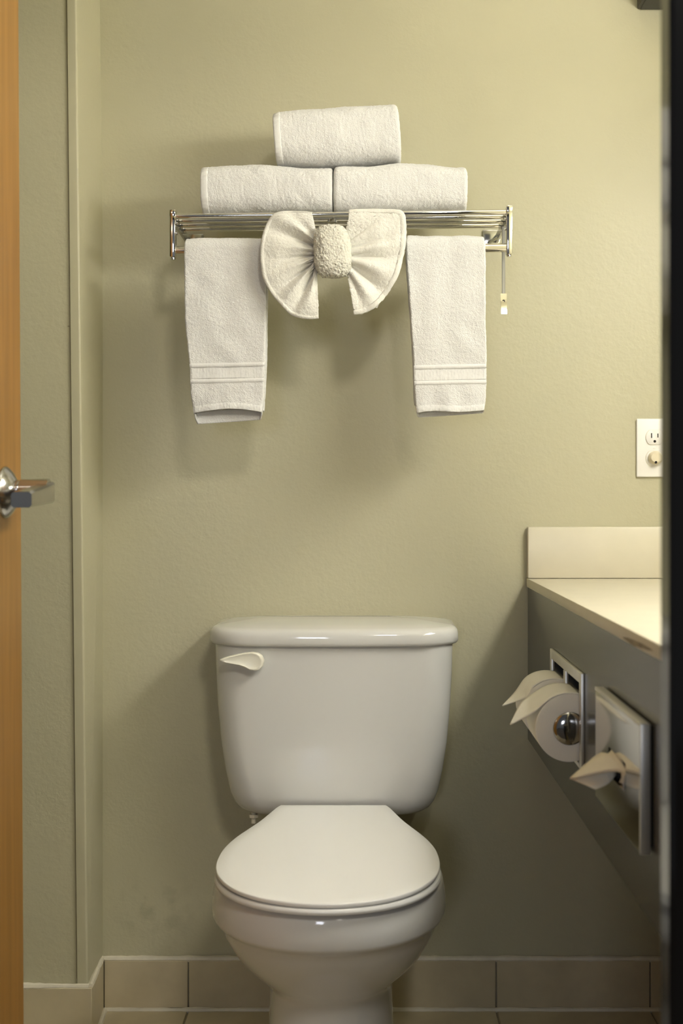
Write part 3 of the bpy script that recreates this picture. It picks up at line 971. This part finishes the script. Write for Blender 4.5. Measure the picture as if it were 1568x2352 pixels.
rTopZ = 490
folded_roll('white rolled towel on the left of the rack shelf, under the top one',
    [(370, 461), (400, 460), (450, 461), (492, 463)], [(370, 763), (400, 764), (450, 764), (492, 764)],
    [(458, 380), (470, 377), (520, 372), (580, 370), (640, 374), (700, 379), (765, 379)], [(458, 491.5), (765, 488.5)], RYF - 0.002, 0.135, 1.0)
folded_roll('white rolled towel on the right of the rack shelf, under the top one',
    [(365, 769), (400, 766), (450, 765), (492, 766)], [(365, 1069), (400, 1073), (450, 1073), (492, 1071)],
    [(764, 377), (790, 374), (850, 374), (920, 367), (980, 370), (1040, 377), (1066, 377), (1074, 380)], [(764, 488.5), (1074, 485)], RYF - 0.004, 0.135, 2.3, hem=False)
folded_roll('white rolled towel lying on top of the other two',
    [(235, 624), (260, 625), (320, 629), (372, 633)], [(235, 911), (260, 915), (320, 920), (372, 922)],
    [(624, 256), (640, 249), (700, 243), (770, 238), (850, 233.5), (900, 231), (923, 232)], [(624, 370), (680, 375), (740, 376), (780, 373), (850, 368), (923, 365)], RYF + 0.004, 0.125, 4.1)

def hanging_towel(label, ledge, redge, ytop, hem_front, hem_back, bands, hemline, seed):
    """a towel folded in three over the bar, open at its lower end"""
    bc = Vector((0, RYF + 0.002, 0))
    xmid = (xat(ledge[0][1], 2.17) + xat(redge[0][1], 2.17)) / 2
    zc = rz_bar(xmid)
    Yf = RYF + 0.002 - 0.0225
    zt_of = lambda py: P(0, py, Yf).z
    top_z = zc
    R0 = 0.0155
    off = Vector((seed, seed * 2, seed * 3))
    NL = 230
    NX = 90
    def path(L):
        """L: distance along the cloth from the crest; <0 front, >0 back -> (y, z, ny, nz)"""
        arc = R0 * PI / 2
        if L < -arc: return (bc.y - R0, top_z + (L + arc), -1, 0)
        if L > arc: return (bc.y + R0, top_z - (L - arc), 1, 0)
        a = L / R0
        return (bc.y + R0 * math.sin(a), top_z + R0 * math.cos(a), math.sin(a), math.cos(a))
    def widths(z):
        py = VPY - (z - 1) * F / Yf
        return xat(smooth_tab(ledge, py), Yf), xat(smooth_tab(redge, py), Yf), py
    nU = 200
    loop = []      # (s in -1..1 across, t in -1..1 through), rounded ends
    for i in range(80): loop.append((-0.96 + 1.92 * i / 79, 1.0))
    for i in range(1, 8):
        a = PI / 2 - i * PI / 8
        loop.append((0.96 + 0.04 * math.cos(a), math.sin(a)))
    for i in range(40): loop.append((0.96 - 1.92 * i / 39, -1.0))
    for i in range(1, 8):
        a = -PI / 2 - i * PI / 8
        loop.append((-0.96 + 0.04 * math.cos(a), math.sin(a)))
    arc = R0 * PI / 2
    Lf = arc + (top_z - zt_of(hem_back))
    def pt(L, s, t, lift=0.0, fz=1.0, belly=1.0):
        y, z, ny, nz = path(L)
        zz = z if L < 0 else top_z
        xl, xr, py = widths(zz if L < arc else z)
        x = (xl + xr) / 2 + (xr - xl) / 2 * s
        th = 0.0062
        low = 0.0
        if L < -arc:
            low = max(0.0, min(1.0, (py - 860) / 100))
            th += 0.007 * low * (1 - s * s * 0.8)
        sag = 0.004 * math.exp(-(L / 0.01) ** 2) * 0
        q = Vector((x, y + ny * (t * th + lift), z + nz * (t * th + lift)))
        if t > 0.2 or abs(s) > 0.96:
            h = fuzz(q + off, 260, 0.0005) + fuzz(q + off, 560, 0.0005) + fuzz(q + off, 30, 0.0022) + 0.003 * low * noise.noise(Vector((x * 45, 0, seed)))
            q.y += ny * h * fz
            q.z += nz * h * fz
            q.x += fuzz(q - off, 260, 0.0007) + fuzz(q - off, 60, 0.0007)
        return q
    def endL(s, t):
        """where the cloth ends at the front: outer layer shorter and arched, inner layer longer"""
        zf = zt_of(smooth_tab(hem_front, s))
        zb = zt_of(hem_back) + 0.004 * s
        k = (t + 1) / 2
        z = zb + (zf - zb) * (1 if t > 0.5 else max(0, k))
        return -(arc + top_z - z)
    bm = bmesh.new()
    rows = []
    for j in range(NL + 1):
        k = j / NL
        row = []
        for s, t in loop:
            a = endL(s, t)
            b_ = Lf - 0.02
            if k < 0.62: L = a + (-arc - a) * (k / 0.62)
            elif k < 0.70: L = -arc + 2 * arc * (k - 0.62) / 0.08
            else: L = arc + (b_ - arc) * (k - 0.70) / 0.30
            row.append(pt(L, s, t))
        rows.append(row)
    bm_loft(bm, rows, cap=False)
    o = from_bm('hanging_towel', bm, 'towel', None, 180)
    tag(recenter(o), label, 'towel', 'towels hanging from the rack bar')
    sm = o.modifiers.new('thick', 'SOLIDIFY')
    sm.thickness = 0.0026
    sm.offset = -1
    # woven borders: two raised ribs each, and the sewn hem
    def strip(name, y0, y1, lift, shape):
        bm = bmesh.new()
        rows = []
        n = 9
        for j in range(n):
            k = j / (n - 1)
            py = y0 + (y1 - y0) * k
            row = []
            for i in range(101):
                s = -0.985 + 1.97 * i / 100
                zf = zt_of(py + slope * s * 6)
                L = -(arc + top_z - zf)
                tt = 1.0 if abs(s) < 0.96 else 0.85
                row.append(pt(L, s, tt, lift * shape(k) + 0.0003 * noise.noise(Vector((s * 60, k, seed))), 0.6))
            rows.append(row)
        bm_loft(bm, rows, cap=False, closed=False)
        return from_bm(name, bm, 'towelband', o, 180)
    slope = -0.3
    rib = lambda k: math.sin(PI * k) ** 0.6 * 1.0 - 0.12
    for y0, y1 in bands:
        strip('woven_band', y0, y1, 0.0026, rib)
    # flat woven strip between the ribs
    strip('woven_border', bands[0][1] + 1, bands[1][0] - 1, 0.0008, lambda k: 1.0)
    def hemstrip():
        bm = bmesh.new()
        rows = []
        for j in range(9):
            k = j / 8
            row = []
            for i in range(101):
                s = -0.985 + 1.97 * i / 100
                py = smooth_tab(hem_front, s) - hemline * (1 - k)
                L = -(arc + top_z - zt_of(py))
                row.append(pt(L, s, 1.0 if abs(s) < 0.96 else 0.85, 0.0016 * math.sin(PI * (0.08 + 0.84 * k)) ** 0.5 + 0.0004 * noise.noise(Vector((s * 40, k, seed))), 0.8))
            rows.append(row)
        bm_loft(bm, rows, cap=False, closed=False)
        return from_bm('hem', bm, 'towelband', o, 180)
    hemstrip()
    return o

hanging_towel('white terry towel hanging from the bar on the left of the bow',
    [(545, 424), (560, 422), (640, 422), (740, 424), (800, 430), (835, 434), (900, 437), (940, 442), (970, 449)],
    [(545, 601), (560, 606), (640, 611), (740, 611), (835, 609), (900, 606), (940, 603), (970, 599)],
    548, [(-1, 949), (-0.8, 946), (-0.4, 942), (0, 939), (0.4, 940), (0.8, 944), (1, 947)], 968, ((833, 844), (869, 880)), 14, 1.3)
hanging_towel('white terry towel hanging from the bar on the right of the bow',
    [(545, 934), (560, 931), (640, 936), (740, 943), (800, 947), (835, 949), (900, 951), (940, 955), (960, 960)],
    [(545, 1110), (560, 1115), (640, 1116), (740, 1116), (835, 1118), (900, 1117), (940, 1113), (960, 1108)],
    547, [(-1, 948), (-0.5, 944), (0, 946), (0.4, 946), (1, 942)], 953, ((837, 848), (873, 884)), 14, 5.7)

# bow
BY = 2.150
bow = empty('towel_bow', P(762, 734, BY), 'white washcloth tied into a bow on the front of the rack', 'bow')
def wing(outl, anchors, folds, seed, tipdrop):
    """outl: outline from the top inner corner round to the bottom inner corner (t 0..1)"""
    acc = [0]
    for a, b_ in zip(outl[:-1], outl[1:]):
        acc.append(acc[-1] + math.hypot(a[0] - b_[0], a[1] - b_[1]))
    acc = [a / acc[-1] for a in acc]
    tx = [(a, p[0]) for a, p in zip(acc, outl)]
    ty = [(a, p[1]) for a, p in zip(acc, outl)]
    NT, NR = 150, 70
    rows = []
    for j in range(NR + 1):
        r = j / NR
        row = []
        for i in range(NT + 1):
            t = i / NT
            ox_, oy_ = smooth_tab(tx, t), smooth_tab(ty, t)
            ax = lerp_tab([(k, a[0]) for k, a in anchors], t)
            ay = lerp_tab([(k, a[1]) for k, a in anchors], t)
            k = 0.02 + 0.98 * r
            px = ax + (ox_ - ax) * k
            py = ay + (oy_ - ay) * k
            q = P(px, py, BY)
            # pleats: gathered at the knot, opening outward
            h = 0
            for f, wdt, amp, reach in folds:
                h += amp * math.exp(-((t - f) / (wdt * (0.55 + 0.9 * r))) ** 2) * math.exp(-(r / reach) ** 2) 
            bulge = 0.013 * math.sin(PI * min(1, r * 0.62 + 0.10)) - 0.004
            q.y -= bulge + h
            q.y += 0.006 * (r - 0.5) * 0
            q += Vector((0, -1, 0)) * (fuzz(q + Vector((seed, 0, 0)), 260, 0.0006) + fuzz(q + Vector((seed, 0, 0)), 40, 0.002) + fuzz(q, 520, 0.0006))
            if r > 0.93:      # rolled, stitched edge
                q.y -= 0.0014 * math.sin((r - 0.93) / 0.07 * PI)
            row.append(q)
        rows.append(row)
    bm = bmesh.new()
    bm_loft(bm, rows, cap=False, closed=False)
    o = from_bm('wing', bm, 'bow', bow, 180)
    s = o.modifiers.new('thick', 'SOLIDIFY')
    s.thickness = 0.0045
    s.offset = -1
    s.use_even_offset = False
    return o
left_o = [(716, 489), (690, 487), (650, 487), (628, 494), (612, 515), (602, 545), (598, 575), (599, 610), (606, 645), (625, 678), (648, 705), (668, 724), (692, 733), (715, 735), (732, 733)]
wl = wing(left_o, [(0, (728, 540)), (0.5, (728, 585)), (1, (728, 622))],
     [(0.05, 0.07, 0.004, 0.9), (0.20, 0.05, 0.010, 0.75), (0.30, 0.035, -0.012, 0.7), (0.40, 0.05, 0.009, 0.6), (0.50, 0.025, -0.010, 0.45), (0.60, 0.04, 0.010, 0.7), (0.69, 0.02, -0.012, 0.6), (0.76, 0.035, 0.010, 0.8), (0.845, 0.022, -0.012, 0.75), (0.92, 0.04, 0.007, 0.8)], 1.0, 0)
right_o = [(801, 489), (830, 487), (880, 487), (912, 488), (925, 494), (929, 520), (928, 560), (922, 595), (913, 628), (898, 658), (880, 684), (862, 703), (845, 714), (828, 720), (812, 721)]
wr = wing(right_o, [(0, (797, 540)), (0.5, (797, 585)), (1, (797, 622))],
     [(0.05, 0.07, 0.003, 0.9), (0.30, 0.05, 0.007, 0.6), (0.40, 0.028, -0.008, 0.55), (0.47, 0.03, 0.010, 0.7), (0.56, 0.03, -0.012, 0.75), (0.66, 0.045, 0.012, 0.9), (0.78, 0.035, -0.013, 0.9), (0.87, 0.03, 0.009, 0.8), (0.94, 0.02, -0.004, 0.6)], 7.0, 0)
# knot
kc = P(762, 578, BY - 0.012)
bm = bmesh.new()
NV, NU = 130, 110
rings = []
for i in range(NU + 1):
    a = -PI / 2 + PI * (0.012 + 0.976 * i / NU)
    ring = []
    for j in range(NV):
        b_ = 2 * PI * j / NV
        e = 0.62
        ca = math.cos(a) ** e
        sa = abs(math.sin(a)) ** e * (1 if a > 0 else -1)
        cb_ = abs(math.cos(b_)) ** 0.75 * (1 if math.cos(b_) >= 0 else -1)
        sb = abs(math.sin(b_)) ** 0.75 * (1 if math.sin(b_) >= 0 else -1)
        q = Vector((0.0320 * ca * cb_ + 0.003 * sa * -1 * 0.5, -0.026 * ca * sb, 0.0455 * sa))
        q.x += 0.0022 * (1 - sa) * (0.6 if q.x > 0 else 0.15)
        nrm = q.normalized()
        pp = q + kc
        h = fuzz(pp, 210, 0.0022) + fuzz(pp, 420, 0.0014) + fuzz(pp, 50, 0.002)
        ring.append(pp + nrm * h)
    rings.append(ring)
bm_loft(bm, rings)
from_bm('knot', bm, 'knot', bow, 180)
# care tag at the edge of the right wing
p = [P(872, 694, BY + 0.002), P(866, 708, BY + 0.003), P(856, 704, BY + 0.004), P(862, 692, BY + 0.004)]
bm = bmesh.new()
vs = [bm.verts.new(q) for q in p] + [bm.verts.new(q + Vector((0, 0.0008, 0))) for q in p]
bm.faces.new(vs[:4]); bm.faces.new(vs[4:][::-1])
for i in range(4): bm.faces.new((vs[i], vs[(i + 1) % 4], vs[4 + (i + 1) % 4], vs[4 + i]))
from_bm('care_tag', bm, 'outlet', bow)

# ================================================================== LAMPS OF THE ROOM
vl = empty('vanity_light', (XR, 1.38, 1.66), 'long vanity light on the wall above the counter', 'light fixture')
box('backplate', (XR - 0.03, 1.06, 1.67), (XR - 0.0005, 1.72, 1.77), 'chrome', vl, 0.004, 2)
tube('diffuser', (XR - 0.105, 1.07, 1.72), (XR - 0.105, 1.72, 1.72), 0.065, 'glow_v', vl, 24)
mr = empty('added_mirror', (XR, 1.7, 0.95), 'unseen mirror added on the right wall to reflect light', 'mirror')  # out of view, added to brighten the lower walls
box('glass', (XR - 0.006, 1.08, 0.95), (XR - 0.0005, 2.34, 1.65), 'mirror', mr, 0.001, 1)
cl = empty('ceiling_light', (0.25, 1.5, CEIL), 'round ceiling light in the middle of the bathroom', 'light fixture')
bm = bmesh.new()
bm_lathe(bm, (0.25, 1.5, CEIL - 0.0005), (0, 0, -1), [(0, 0.13), (0.02, 0.13), (0.045, 0.11), (0.06, 0.07), (0.066, 0.001)], 32)
from_bm('dome', bm, 'glow_c', cl)
